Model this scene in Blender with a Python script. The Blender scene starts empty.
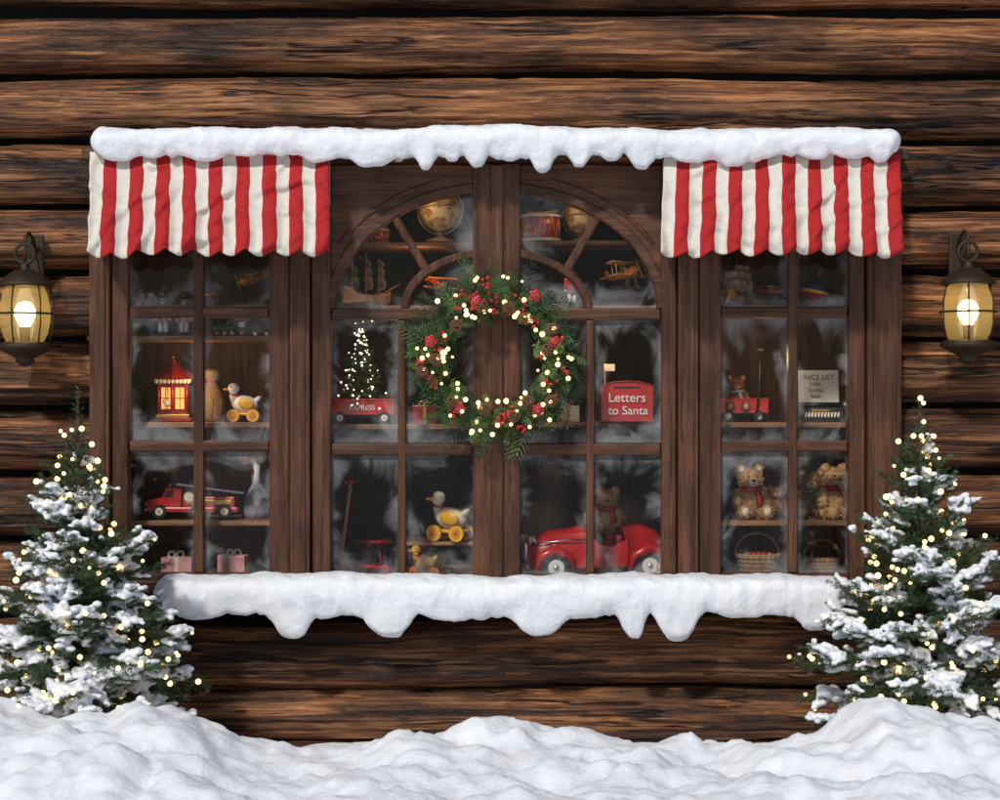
import bpy, bmesh, math, random
import numpy as np
from mathutils import Vector, Matrix, Quaternion, Euler, noise
random.seed(7); rng=np.random.default_rng(7)
scene=bpy.context.scene
D=9.0
def K(y): return (D+y)/D
def P(u,v,y=0.0):
    k=K(y); return Vector(((u-500)/200*k, y, 2.0+(400-v)/200*k))
# ---------------------------------------------------------------- materials
def newmat(name):
    m=bpy.data.materials.new(name); m.use_nodes=True
    nt=m.node_tree; b=nt.nodes['Principled BSDF']; return m,nt,b
def N(nt,t,**kw):
    n=nt.nodes.new(t)
    for k,v in kw.items():
        if hasattr(n,k): setattr(n,k,v)
        else: n.inputs[k].default_value=v
    return n
def ramp(nt,stops,src=None):
    r=nt.nodes.new('ShaderNodeValToRGB'); e=r.color_ramp.elements
    while len(e)>1: e.remove(e[-1])
    e[0].position=stops[0][0]; e[0].color=(*stops[0][1],1)
    for p,c in stops[1:]:
        x=e.new(p); x.color=(*c,1)
    if src is not None: nt.links.new(src,r.inputs[0])
    return r
_mc={}
def M(name,col,rough=0.5,metal=0.0,var=0.25,ns=8.0,bump=0.15,coat=0.0,emit=0,trans=0.0,sheen=0):
    if name in _mc: return _mc[name]
    m,nt,b=newmat(name); L=nt.links.new
    tc=N(nt,'ShaderNodeTexCoord'); n=N(nt,'ShaderNodeTexNoise',Scale=ns,Detail=4.0,Roughness=0.65)
    L(tc.outputs['Object'],n.inputs['Vector'])
    d=tuple(max(0,c*(1-var)) for c in col); l=tuple(min(1,c*(1+var)) for c in col)
    r=ramp(nt,[(0.3,d),(0.7,l)],n.outputs['Fac'])
    L(r.outputs[0],b.inputs['Base Color'])
    b.inputs['Roughness'].default_value=rough; b.inputs['Metallic'].default_value=metal
    if coat: b.inputs['Coat Weight'].default_value=coat
    if bump:
        bp=N(nt,'ShaderNodeBump',Strength=bump,Distance=0.02); L(n.outputs['Fac'],bp.inputs['Height']); L(bp.outputs[0],b.inputs['Normal'])
    if emit:
        b.inputs['Emission Color'].default_value=(*col,1); b.inputs['Emission Strength'].default_value=emit
        m.cycles.emission_sampling='NONE'
    _mc[name]=m; return m
def wood(name,stops,axis='X',scale=1.0,rough=0.6,bump=0.35,cracks=0.5,warp=.04,blot=(.5,1.2),g1=(.5,18),g2=(1.6,75),g3=(.35,8)):
    m,nt,b=newmat(name); L=nt.links.new
    tc=N(nt,'ShaderNodeTexCoord'); oi=N(nt,'ShaderNodeObjectInfo')
    mul=N(nt,'ShaderNodeMath',operation='MULTIPLY'); mul.inputs[1].default_value=37.0; L(oi.outputs['Random'],mul.inputs[0])
    add=N(nt,'ShaderNodeVectorMath',operation='ADD'); L(tc.outputs['Object'],add.inputs[0]); L(mul.outputs[0],add.inputs[1])
    wn=N(nt,'ShaderNodeTexNoise',Scale=1.6*scale,Detail=2.0); L(add.outputs[0],wn.inputs['Vector'])
    ws=N(nt,'ShaderNodeVectorMath',operation='SCALE'); ws.inputs['Scale'].default_value=warp/scale; L(wn.outputs['Color'],ws.inputs[0])
    a2=N(nt,'ShaderNodeVectorMath',operation='ADD'); L(add.outputs[0],a2.inputs[0]); L(ws.outputs[0],a2.inputs[1])
    def noi(st,det,ro,dist=0.0):
        q=N(nt,'ShaderNodeMapping'); v=[st[1]*scale]*3; v['XYZ'.index(axis)]=st[0]*scale; q.inputs['Scale'].default_value=v; L(a2.outputs[0],q.inputs['Vector'])
        n=N(nt,'ShaderNodeTexNoise',Scale=1.0,Detail=det,Roughness=ro,Distortion=dist); L(q.outputs[0],n.inputs['Vector']); return n.outputs['Fac']
    n1=noi(g1,6.0,.7); n2=noi(g2,3.0,.7); n3=noi(g3,3.0,.55); n4=noi((.9,3.6),4.0,.62,.4); n5=noi((1.3,5),1.0,.5)
    mx=N(nt,'ShaderNodeMix',data_type='FLOAT'); mx.inputs[0].default_value=0.4; L(n1,mx.inputs[2]); L(n2,mx.inputs[3])
    r=ramp(nt,stops,mx.outputs[0])
    s=N(nt,'ShaderNodeMath',operation='SUBTRACT'); s.inputs[1].default_value=0.5; L(n3,s.inputs[0])
    ab=N(nt,'ShaderNodeMath',operation='ABSOLUTE'); L(s.outputs[0],ab.inputs[0])
    mk=N(nt,'ShaderNodeMapRange'); mk.inputs['From Min'].default_value=.47; mk.inputs['From Max'].default_value=.55; mk.inputs['To Min'].default_value=0; mk.inputs['To Max'].default_value=.05; L(n5,mk.inputs['Value'])
    ad=N(nt,'ShaderNodeMath',operation='ADD'); L(ab.outputs[0],ad.inputs[0]); L(mk.outputs[0],ad.inputs[1])
    cr=N(nt,'ShaderNodeMapRange'); cr.inputs['From Min'].default_value=0.002; cr.inputs['From Max'].default_value=0.02; cr.inputs['To Min'].default_value=1-cracks; L(ad.outputs[0],cr.inputs['Value'])
    br=N(nt,'ShaderNodeMapRange'); br.inputs['From Min'].default_value=0.38; br.inputs['From Max'].default_value=0.6; br.inputs['To Min'].default_value=blot[0]; br.inputs['To Max'].default_value=blot[1]; L(n4,br.inputs['Value'])
    mm=N(nt,'ShaderNodeMath',operation='MULTIPLY'); L(cr.outputs[0],mm.inputs[0]); L(br.outputs[0],mm.inputs[1])
    vm=N(nt,'ShaderNodeVectorMath',operation='SCALE'); L(r.outputs[0],vm.inputs[0]); L(mm.outputs[0],vm.inputs['Scale'])
    L(vm.outputs[0],b.inputs['Base Color'])
    hh=N(nt,'ShaderNodeMath',operation='MULTIPLY'); L(mx.outputs[0],hh.inputs[0]); L(cr.outputs[0],hh.inputs[1])
    h2=N(nt,'ShaderNodeMath',operation='MULTIPLY_ADD'); L(n4,h2.inputs[0]); h2.inputs[1].default_value=.5; L(hh.outputs[0],h2.inputs[2])
    bp=N(nt,'ShaderNodeBump',Strength=bump,Distance=0.03); L(h2.outputs[0],bp.inputs['Height']); L(bp.outputs[0],b.inputs['Normal'])
    b.inputs['Roughness'].default_value=rough; b.inputs['Specular IOR Level'].default_value=0.35
    return m
LOG=wood('log_wood',[(0.36,(.006,.0035,.0025)),(0.43,(.035,.013,.006)),(0.49,(.12,.043,.015)),(0.55,(.29,.115,.04)),(0.62,(.46,.215,.09)),(.7,(.56,.34,.18))],'X',1.0,0.5,1.0,0.93,.05,(.22,1.25))
st=[(0.3,(.022,.009,.005)),(0.45,(.075,.03,.015)),(0.55,(.13,.053,.027)),(0.7,(.20,.09,.048))]
WV=wood('mahogany_upright',st,'Z',2.0,0.42,0.25,0.45,.04,(.6,1.15)); WH=wood('mahogany_rail',st,'X',2.0,0.42,0.25,0.45,.04,(.6,1.15))
SH=wood('shelf_wood',[(0.3,(.09,.04,.02)),(0.5,(.26,.12,.055)),(0.7,(.40,.22,.11))],'X',2.0,0.6,0.2,0.4)
BK=wood('cabinet_back_wood',[(0.3,(.05,.024,.012)),(0.5,(.17,.08,.038)),(0.7,(.30,.15,.075))],'Z',1.6,0.7,0.2,0.6)
DK=M('dark_chinking',(.007,.006,.005),0.95,ns=5)
def snowmat():
    m,nt,b=newmat('snow'); L=nt.links.new
    tc=N(nt,'ShaderNodeTexCoord')
    a=N(nt,'ShaderNodeTexNoise',Scale=13.0,Detail=6.0,Roughness=0.6); c=N(nt,'ShaderNodeTexNoise',Scale=150.0,Detail=2.0)
    L(tc.outputs['Object'],a.inputs['Vector']); L(tc.outputs['Object'],c.inputs['Vector'])
    r=ramp(nt,[(0.3,(.82,.86,.93)),(0.7,(.91,.93,.96))],a.outputs['Fac']); L(r.outputs[0],b.inputs['Base Color'])
    b1=N(nt,'ShaderNodeBump',Strength=0.45,Distance=0.03); L(a.outputs['Fac'],b1.inputs['Height'])
    b2=N(nt,'ShaderNodeBump',Strength=0.4,Distance=0.004); L(c.outputs['Fac'],b2.inputs['Height']); L(b1.outputs[0],b2.inputs['Normal']); L(b2.outputs[0],b.inputs['Normal'])
    b.inputs['Roughness'].default_value=0.7
    return m
SNOW=snowmat()
RED=M('red_enamel',(.45,.012,.012),0.28,var=.15,ns=.08,coat=0.5,bump=.03)
DRED=M('dark_red_paint',(.26,.012,.012),0.4,ns=.08,bump=.03)
CREAM=M('cream_paint',(.68,.6,.45),0.5,ns=.1,bump=.03); WHITE=M('white_paint',(.78,.77,.73),0.5,var=.06,ns=.1,bump=.03)
YEL=M('yellow_paint',(.75,.40,.03),0.4,ns=.1,bump=.03); ORG=M('orange_paint',(.65,.19,.02),0.4,ns=.1,bump=.03)
BLK=M('black_iron',(.012,.012,.012),0.4,ns=.2,bump=.05); BLU=M('blue_paint',(.03,.09,.25),0.4,ns=.1,bump=.03)
GRNP=M('green_paint',(.03,.12,.05),0.4,ns=.1,bump=.03); STL=M('steel',(.5,.5,.5),0.3,1.0,ns=.1,bump=.02)
BRS=M('brass',(.6,.36,.1),0.35,1.0,ns=.1,bump=.05); TAN=M('tan_plush',(.5,.3,.13),0.95,ns=.3,bump=.4); BRN=M('brown_plush',(.2,.095,.04),0.95,ns=.3,bump=.4)
BURL=M('burlap',(.36,.23,.12),0.95,ns=.7,bump=.6); TW=M('toy_wood',(.45,.23,.09),0.5,ns=.2,bump=.1); PINK=M('pink_satin',(.6,.28,.28),0.4,ns=.1,bump=.05)
AMB=M('amber_glow',(1,.45,.12),0.5,emit=0.9,bump=0); IRON=M('aged_bronze',(.05,.036,.02),0.5,0.6,ns=30,bump=.2)
SKIN=M('face_paint',(.62,.38,.26),0.5,ns=.1,bump=0); GING=M('gingham',(.25,.25,.3),0.9,ns=.6,var=.6,bump=.1)
PAPER=M('paper',(.7,.68,.6),0.8,var=.05,ns=.1,bump=0); SAIL=M('sail_cloth',(.62,.52,.36),0.9,ns=.2,bump=.1)
BULB=M('warm_bulb',(1,.66,.27),0.4,emit=3.0,bump=0); BULBW=M('white_bulb',(1,.88,.66),0.4,emit=2.0,bump=0)
BERRY=M('red_berry',(.42,.012,.015),0.25,ns=20,coat=.5,bump=.03); CONE=M('pinecone',(.20,.10,.048),0.8,ns=30,bump=.3)
def leafmat(name,c): return M(name,c,0.5,var=.5,ns=9,bump=0)
G1=leafmat('needles_deep',(.02,.055,.022)); G2=leafmat('needles_mid',(.045,.105,.04)); G3=leafmat('needles_light',(.10,.165,.055))
C1=leafmat('cedar_deep',(.016,.045,.014)); C2=leafmat('cedar_mid',(.045,.105,.028)); C3=leafmat('cedar_light',(.11,.19,.05))
BARK=M('bark',(.07,.04,.025),0.9,ns=30,bump=.5)
# ---------------------------------------------------------------- builder
def zrot(d):
    return Vector(d).to_track_quat('Z','Y').to_matrix().to_4x4()
class B:
    def __init__(s,name): s.n=name; s.v=[]; s.f=[]; s.mi=[]; s.sm=[]; s.mats=[]
    def _m(s,m):
        if m not in s.mats: s.mats.append(m)
        return s.mats.index(m)
    def bm(s,bm,mat,smooth,X=None):
        if X is not None: bmesh.ops.transform(bm,matrix=X,verts=bm.verts)
        o=len(s.v); bm.verts.index_update(); k=s._m(mat)
        s.v+= [tuple(v.co) for v in bm.verts]
        for f in bm.faces:
            s.f.append([o+v.index for v in f.verts]); s.mi.append(k); s.sm.append(smooth(f) if callable(smooth) else smooth)
        bm.free(); return s
    def raw(s,vs,fs,mat,smooth=False):
        o=len(s.v); k=s._m(mat); s.v+=[tuple(v) for v in vs]
        for f in fs: s.f.append([o+i for i in f]); s.mi.append(k); s.sm.append(smooth)
        return s
    def box(s,c,sz,mat,bev=None,rot=None):
        b=bmesh.new(); bmesh.ops.create_cube(b,size=1); bmesh.ops.scale(b,vec=sz,verts=b.verts)
        if bev is None: bev=min(sz)*0.12
        if bev>0: bmesh.ops.bevel(b,geom=b.edges[:],offset=min(bev,min(sz)*.45),segments=2,affect='EDGES',profile=.5)
        X=Matrix.Translation(c)
        if rot: X=X@Euler([math.radians(a) for a in rot]).to_matrix().to_4x4()
        return s.bm(b,mat,False,X)
    def cyl(s,p,q,r,mat,r2=None,seg=18):
        p=Vector(p);q=Vector(q); b=bmesh.new(); bmesh.ops.create_cone(b,cap_ends=True,segments=seg,radius1=r,radius2=r if r2 is None else r2,depth=(q-p).length)
        return s.bm(b,mat,lambda f:len(f.verts)<=4,Matrix.Translation((p+q)/2)@zrot(q-p))
    def sph(s,c,r,mat,rot=None,seg=16):
        if not hasattr(r,'__len__'): r=(r,r,r)
        b=bmesh.new(); bmesh.ops.create_uvsphere(b,u_segments=seg,v_segments=max(6,seg*2//3),radius=1)
        X=Matrix.Translation(c)
        if rot: X=X@Euler([math.radians(a) for a in rot]).to_matrix().to_4x4()
        return s.bm(b,mat,True,X@Matrix.Diagonal((*r,1)))
    def tor(s,c,R,r,mat,ax=(0,0,1),seg=28,ss=8):
        vs=[];fs=[]
        X=Matrix.Translation(c)@zrot(ax)
        for i in range(seg):
            a=i*2*math.pi/seg
            for j in range(ss):
                t=j*2*math.pi/ss; vs.append(X@Vector(((R+r*math.cos(t))*math.cos(a),(R+r*math.cos(t))*math.sin(a),r*math.sin(t))))
        for i in range(seg):
            for j in range(ss): fs.append([i*ss+j,((i+1)%seg)*ss+j,((i+1)%seg)*ss+(j+1)%ss,i*ss+(j+1)%ss])
        return s.raw(vs,fs,mat,True)
    def tube(s,pts,r,mat,seg=8):
        pts=[Vector(p) for p in pts]; vs=[];fs=[]; n=len(pts)
        for i,p in enumerate(pts):
            d=(pts[min(i+1,n-1)]-pts[max(i-1,0)]).normalized(); up=Vector((0,1,0)) if abs(d.y)<.9 else Vector((1,0,0))
            a=d.cross(up).normalized(); b=d.cross(a); rr=r[i] if hasattr(r,'__len__') else r
            for j in range(seg):
                t=j*2*math.pi/seg; vs.append(p+a*rr*math.cos(t)+b*rr*math.sin(t))
        for i in range(n-1):
            for j in range(seg): fs.append([i*seg+j,i*seg+(j+1)%seg,(i+1)*seg+(j+1)%seg,(i+1)*seg+j])
        fs.append(list(range(seg))[::-1]); fs.append([(n-1)*seg+j for j in range(seg)])
        return s.raw(vs,fs,mat,True)
    def lathe(s,prof,mat,c=(0,0,0),ax=(0,0,1),seg=28,smooth=True):
        X=Matrix.Translation(c)@zrot(ax); vs=[];fs=[]; n=len(prof)
        for r,z in prof:
            for j in range(seg):
                t=j*2*math.pi/seg; vs.append(X@Vector((max(r,.001)*math.cos(t),max(r,.001)*math.sin(t),z)))
        for i in range(n-1):
            for j in range(seg): fs.append([i*seg+j,i*seg+(j+1)%seg,(i+1)*seg+(j+1)%seg,(i+1)*seg+j])
        return s.raw(vs,fs,mat,smooth)
    def prism(s,poly,y0,y1,mat,bev=0):
        b=bmesh.new(); vs=[b.verts.new((x,y0,z)) for x,z in poly]; f=b.faces.new(vs)
        e=bmesh.ops.extrude_face_region(b,geom=[f]); bmesh.ops.translate(b,vec=(0,y1-y0,0),verts=[g for g in e['geom'] if isinstance(g,bmesh.types.BMVert)])
        bmesh.ops.recalc_face_normals(b,faces=b.faces)
        if bev: bmesh.ops.bevel(b,geom=b.edges[:],offset=bev,segments=1,affect='EDGES')
        bmesh.ops.triangulate(b,faces=[f for f in b.faces if len(f.verts)>4])
        return s.bm(b,mat,False)
    def fur(s,c,r,mat,n=500,ln=2.2,w=.5):
        if not hasattr(r,'__len__'): r=(r,r,r)
        vs=[];fs=[]
        for i in range(n):
            d=Vector(rng.normal(size=3)).normalized(); 
            p=Vector((c[0]+d.x*r[0],c[1]+d.y*r[1],c[2]+d.z*r[2])); q=p+(d+Vector(rng.normal(size=3))*.35+Vector((0,0,-.2)))*ln
            t=d.cross(Vector(rng.normal(size=3))).normalized()*w; k=len(vs); vs+=[p-t,p+t,q]; fs.append([k,k+1,k+2])
        return s.raw(vs,fs,mat)
    def plush(s,c,r,mat,n=420,**k): s.sph(c,r,mat); return s.fur(c,r,mat,n,**k)
    def done(s,loc=(0,0,0),scale=1.0,rz=0,parent=None,name=None,ry=0):
        me=bpy.data.meshes.new(s.n); me.from_pydata(s.v,[],s.f)
        for m in s.mats: me.materials.append(m)
        me.polygons.foreach_set('material_index',s.mi); me.polygons.foreach_set('use_smooth',s.sm); me.update()
        o=bpy.data.objects.new(name or s.n,me); scene.collection.objects.link(o); o.location=loc; o.scale=(scale,)*3; o.rotation_euler=(0,math.radians(ry),math.radians(rz))
        if parent: o.parent=parent
        return o
def empty(name,loc=(0,0,0),parent=None):
    o=bpy.data.objects.new(name,None); o.location=loc; scene.collection.objects.link(o); o.empty_display_size=.1
    if parent:o.parent=parent
    return o
def npmesh(name,v,f,mats,mi=None,smooth=False,parent=None,loc=(0,0,0)):
    me=bpy.data.meshes.new(name); v=np.asarray(v,dtype=np.float32); f=np.asarray(f,dtype=np.int32); k=f.shape[1]
    me.vertices.add(len(v)); me.vertices.foreach_set('co',v.ravel()); me.loops.add(f.size); me.loops.foreach_set('vertex_index',f.ravel())
    me.polygons.add(len(f)); me.polygons.foreach_set('loop_start',np.arange(0,f.size,k,dtype=np.int32)); me.polygons.foreach_set('loop_total',np.full(len(f),k,dtype=np.int32))
    for m in mats: me.materials.append(m)
    if mi is not None: me.polygons.foreach_set('material_index',np.asarray(mi,dtype=np.int32))
    me.polygons.foreach_set('use_smooth',np.full(len(f),smooth)); me.update(calc_edges=True); me.validate()
    o=bpy.data.objects.new(name,me); scene.collection.objects.link(o); o.location=loc
    if parent:o.parent=parent
    return o
# ---------------------------------------------------------------- cabin
cabin=empty('log_cabin')
def log(vc,r,u0,u1,seed,yc=.175):
    z=P(0,vc,0).z; x0=(u0-500)/200; x1=(u1-500)/200; nx=max(8,int((x1-x0)/.03)); na=96
    xs=np.linspace(x0,x1,nx+1); vs=[]
    nz=noise.noise
    for x in xs:
        rr0=r*(1+.07*nz(Vector((x*.8,seed*9.1,0)))); dz=.024*nz(Vector((x*.55,seed*3.3,7)))
        for j in range(na):
            a=j*2*math.pi/na; ca,sa=math.cos(a),math.sin(a)
            if ca>.35: vs.append((x,yc+rr0*ca*.9,z+dz+rr0*sa)); continue
            g=nz(Vector((x*1.1+seed*7,ca*6,sa*6)))*.05+nz(Vector((x*1.6+seed*7,ca*20,sa*20)))*.04+nz(Vector((x*6+seed*7,ca*9,sa*9)))*.03
            c=abs(nz(Vector((x*.7+seed*5,ca*4+3,sa*4)))); g-= .09*max(0,1-c/.05)
            fl=nz(Vector((x*1.4+seed*2,ca*3.5,sa*3.5+9))); g+= .04 if fl>.08 else (0 if fl<0.03 else .04*(fl-.03)/.05)
            q=rr0*(1+g-.02); vs.append((x,yc+q*ca*1.02,z+dz+q*sa))
    vs=np.array(vs); i=np.arange(nx)[:,None]*na; j=np.arange(na)[None,:]; j2=(j+1)%na
    f=np.stack([i+j,i+na+j,i+na+j2,i+j2],-1).reshape(-1,4)
    npmesh('log',vs,f,[LOG],smooth=True,parent=cabin)
rows=[(-92,.155),(-28,.145),(40,.138),(104,.148),(172,.152),(238,.145),(305,.152),(373,.155),(440,.15),(508,.155),(577,.155),(657,.165),(718,.138),(775,.155)]
for i,(vc,r) in enumerate(rows):
    if 150<vc<600:
        log(vc,r,-520,104,i+.3); log(vc,r,896,1520,i+20.7)
    else: log(vc,r,-520,1520,i+.5)
b=B('wall_chinking')
zt=P(0,-110).z
b.box((-3.55,.3,2),(3.1,.1,6),DK,0).box((3.55,.3,2),(3.1,.1,6),DK,0)
b.box((0,.3,(P(0,165).z+zt)/2),(4.0,.1,zt-P(0,165).z),DK,0); b.box((0,.3,.2),(4.0,.1,1.76),DK,0); b.done(parent=cabin)
b=B('cabin_shell')
b.box((-5.05,2.7,2),(.2,4.8,5.6),LOG,0).box((5.05,2.7,2),(.2,4.8,5.6),LOG,0).box((0,5.15,2),(10.3,.2,5.6),LOG,0)
b.prism([(-5.6,4.75),(5.6,4.75),(5.6,4.9),(-5.6,4.9)],-.15,5.6,DK); b.prism([(-5.6,4.92),(5.6,4.92),(5.6,5.15),(-5.6,5.15)],-.2,5.6,SNOW,.05); b.done(parent=cabin)
# ---------------- window joinery
fr=B('window_frame')
def bar(u0,v0,u1,v1,y0,y1,mat,bev=.006):
    a=P(u0,v1); c=P(u1,v0); fr.box(((a.x+c.x)/2,(y0+y1)/2,(a.z+c.z)/2),(c.x-a.x,y1-y0,c.z-a.z),mat,bev)
T=168;Bt=576
for u0,u1,y0,y1 in [(92,112,-.065,.2),(112.6,129,-.03,.07),(270,290,-.03,.07),(291,311,-.065,.25),(311.8,331,-.025,.07),
    (473,496,-.025,.07),(498,520,-.025,.07),(661,676,-.025,.07),(677,697,-.065,.25),(698,720,-.03,.07),(848,864,-.03,.07),(865,899,-.065,.2)]:
    bar(u0,T-4,u1,584,y0,y1,WV,.007)
bar(491,166,503,583,-.042,-.02,WV,.005)
for a,c in [(96,108),(295,307),(681,693),(871,893)]: bar(a,176,c,575,-.074,-.06,WV,.006)
bar(88,584.5,903,594,-.12,.25,WH,.01); bar(88,152,903,163.5,-.14,.25,WH,.01)
for u0,u1,um0,um1 in [(129.5,269.5,194,204),(720.5,847.5,788,797)]:
    bar(u0,573,u1,584,-.022,.065,WH); bar(u0,164,u1,186,-.022,.065,WH)
    for v0,v1 in [(307,318),(440.5,451.5)]: bar(u0,v0,u1,v1,-.012,.05,WH,.008)
    bar(um0,186.5,um1,572.5,-.016,.048,WV,.008)
for u0,u1,um0,um1 in [(331.5,472.5,398,406),(520.5,660.5,586,594)]:
    bar(u0,574,u1,584,-.018,.065,WH)
    for v0,v1 in [(308,320),(443.5,455)]: bar(u0,v0,u1,v1,-.012,.05,WH,.008)
    bar(um0,320.5,um1,573.5,-.016,.048,WV,.008)
def swept(pts,w,y0,y1,mat,bev=True):
    n=len(pts); vs=[];fs=[]
    for i in range(n):
        a=Vector(pts[max(0,i-1)]);c=Vector(pts[min(n-1,i+1)]); d=(c-a).normalized(); nn=Vector((-d.y,d.x)); p=Vector(pts[i])
        for o,y in [(-w/2,y1),(-w/2,y0+.006),(-w/2+.008,y0),(w/2-.008,y0),(w/2,y0+.006),(w/2,y1)]:
            q=p+nn*o; vs.append((q.x,y,q.y))
    for i in range(n-1):
        for j in range(6): fs.append([i*6+j,i*6+(j+1)%6,(i+1)*6+(j+1)%6,(i+1)*6+j])
    fr.raw(vs,fs,mat)
for sgn in (-1,1):
    cu=497 if sgn<0 else 495.5
    A,Bb=164,119; us=331.3 if sgn<0 else 660.7; ui=472.7 if sgn<0 else 520.3
    tmax=math.acos(abs(ui-cu)/A); ts=np.linspace(0.0,tmax,26)
    q=lambda u,v:(P(u,v).x,P(u,v).z)
    arcf=lambda a,bb,tt:[q(cu+sgn*a*math.cos(t),308-bb*math.sin(t)) for t in tt]
    fr.prism([q(us,308)]+arcf(A,Bb,ts)+[q(ui,166),q(us,166)],-.004,.05,WH)
    swept(arcf(A+2,Bb+2,ts),.05,-.02,.05,WH)
    swept(arcf(A+15,Bb+15,np.linspace(.5,1.25,16)),.022,-.013,.0,WH)
    t2=math.acos(abs(ui-cu)/92); swept(arcf(92,56,np.linspace(0,t2,20)),.042,-.014,.045,WV)
    swept([q(cu+sgn*72,268),q(cu+sgn*104,214)],.04,-.011,.043,WV)
frame=fr.done(parent=cabin)
def glassmat():
    m,nt,b=newmat('frosted_window_glass'); L=nt.links.new; out=nt.nodes['Material Output']; nt.nodes.remove(b)
    uv=N(nt,'ShaderNodeUVMap'); sx=N(nt,'ShaderNodeSeparateXYZ'); L(uv.outputs[0],sx.inputs[0])
    def mth(op,a,c=None):
        n=N(nt,'ShaderNodeMath',operation=op)
        for i,x in enumerate((a,c)):
            if x is None: continue
            if isinstance(x,(int,float)): n.inputs[i].default_value=x
            else: L(x,n.inputs[i])
        return n.outputs[0]
    u,v=sx.outputs[0],sx.outputs[1]
    d=mth('MINIMUM',mth('MINIMUM',u,mth('SUBTRACT',1.0,u)),mth('MINIMUM',v,mth('SUBTRACT',1.0,v)))
    tc=N(nt,'ShaderNodeTexCoord'); n1=N(nt,'ShaderNodeTexNoise',Scale=5.0,Detail=6.0,Roughness=.6,Distortion=.8); L(tc.outputs['Object'],n1.inputs['Vector'])
    dd=mth('ADD',d,mth('MULTIPLY',mth('SUBTRACT',n1.outputs['Fac'],.5),-.95))
    e=N(nt,'ShaderNodeMapRange',interpolation_type='SMOOTHSTEP'); e.inputs['From Min'].default_value=-.14; e.inputs['From Max'].default_value=.20; e.inputs['To Min'].default_value=.30; e.inputs['To Max'].default_value=.004; L(dd,e.inputs['Value'])
    fac=e.outputs[0]
    tr=N(nt,'ShaderNodeBsdfTransparent'); df=N(nt,'ShaderNodeBsdfDiffuse'); df.inputs['Color'].default_value=(.68,.68,.70,1)
    gl=N(nt,'ShaderNodeBsdfGlossy'); gl.inputs['Roughness'].default_value=.03
    fz=N(nt,'ShaderNodeFresnel'); fz.inputs['IOR'].default_value=1.3
    m1=N(nt,'ShaderNodeMixShader'); L(fac,m1.inputs[0]); L(tr.outputs[0],m1.inputs[1]); L(df.outputs[0],m1.inputs[2])
    m2=N(nt,'ShaderNodeMixShader'); L(fz.outputs[0],m2.inputs[0]); L(m1.outputs[0],m2.inputs[1]); L(gl.outputs[0],m2.inputs[2])
    L(m2.outputs[0],out.inputs['Surface']); return m
GL=glassmat()
panes=[]
for us in [(129,194,204,270),(331,398,406,473),(520,586,594,661),(720,788,797,848)]:
    for a,c in [(us[0],us[1]),(us[2],us[3])]:
        side=us[0] in(129,720)
        vsx=[(318,441),(451,574)]+([(186,307)] if side else [])
        for v0,v1 in vsx: panes.append((a-2,v0-2,c+2,v1+2))
panes+=[(331,187,473,310),(520,187,661,310)]
vs=[];fs=[];uvs=[]
for a,v0,c,v1 in panes:
    k=len(vs); yy=.02
    for uu,vv in [(a,v1),(c,v1),(c,v0),(a,v0)]:
        p=P(uu,vv); vs.append((p.x,yy,p.z))
    fs.append([k,k+1,k+2,k+3]); uvs+=[(0,0),(1,0),(1,1),(0,1)]
me=bpy.data.meshes.new('window_glass'); me.from_pydata(vs,[],fs); me.materials.append(GL); ul=me.uv_layers.new()
for i,x in enumerate(uvs): ul.data[i].uv=x
o=bpy.data.objects.new('window_glass',me); scene.collection.objects.link(o); o.parent=cabin
# ---------------- room
rm=B('shop_interior')
def rb(u0,v0,u1,v1,y0,y1,mat,bev=.004):
    a=P(u0,v1); c=P(u1,v0); rm.box(((a.x+c.x)/2,(y0+y1)/2,(a.z+c.z)/2),(c.x-a.x,y1-y0,c.z-a.z),mat,bev)
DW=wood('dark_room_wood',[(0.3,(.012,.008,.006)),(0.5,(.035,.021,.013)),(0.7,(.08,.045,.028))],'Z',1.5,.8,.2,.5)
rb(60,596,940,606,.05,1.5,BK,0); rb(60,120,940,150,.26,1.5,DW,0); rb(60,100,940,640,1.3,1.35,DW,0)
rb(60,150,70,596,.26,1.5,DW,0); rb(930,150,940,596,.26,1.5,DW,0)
rb(298,150,304,596,.26,.9,BK); rb(684,150,690,596,.26,.9,BK)
rb(70,150,298,596,.70,.73,BK); rb(690,150,930,596,.70,.73,BK)
ky=.35
def shelf(u0,u1,v,y0=.14,y1=.69,th=.026,mat=SH):
    a=P(u0,v,.35);c=P(u1,v,.35); rm.box(((a.x+c.x)/2,(y0+y1)/2,a.z-th/2),(c.x-a.x,y1-y0,th),mat,.004)
for v in (307,337,422,518,573): shelf(96,292,v)
for v in (307,422,518,573): shelf(696,905,v)
shelf(312,474,307,.2,.7); shelf(522,680,307,.2,.7); shelf(312,474,424,.25,.7); shelf(522,680,422,.25,.7); shelf(312,490,245,.2,.6,.02); shelf(505,680,243,.2,.6,.02)
shelf(312,680,577,.1,1.28,.03)
shelf(405,474,541,.3,.6,.02)
rm.done(parent=cabin)
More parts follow.
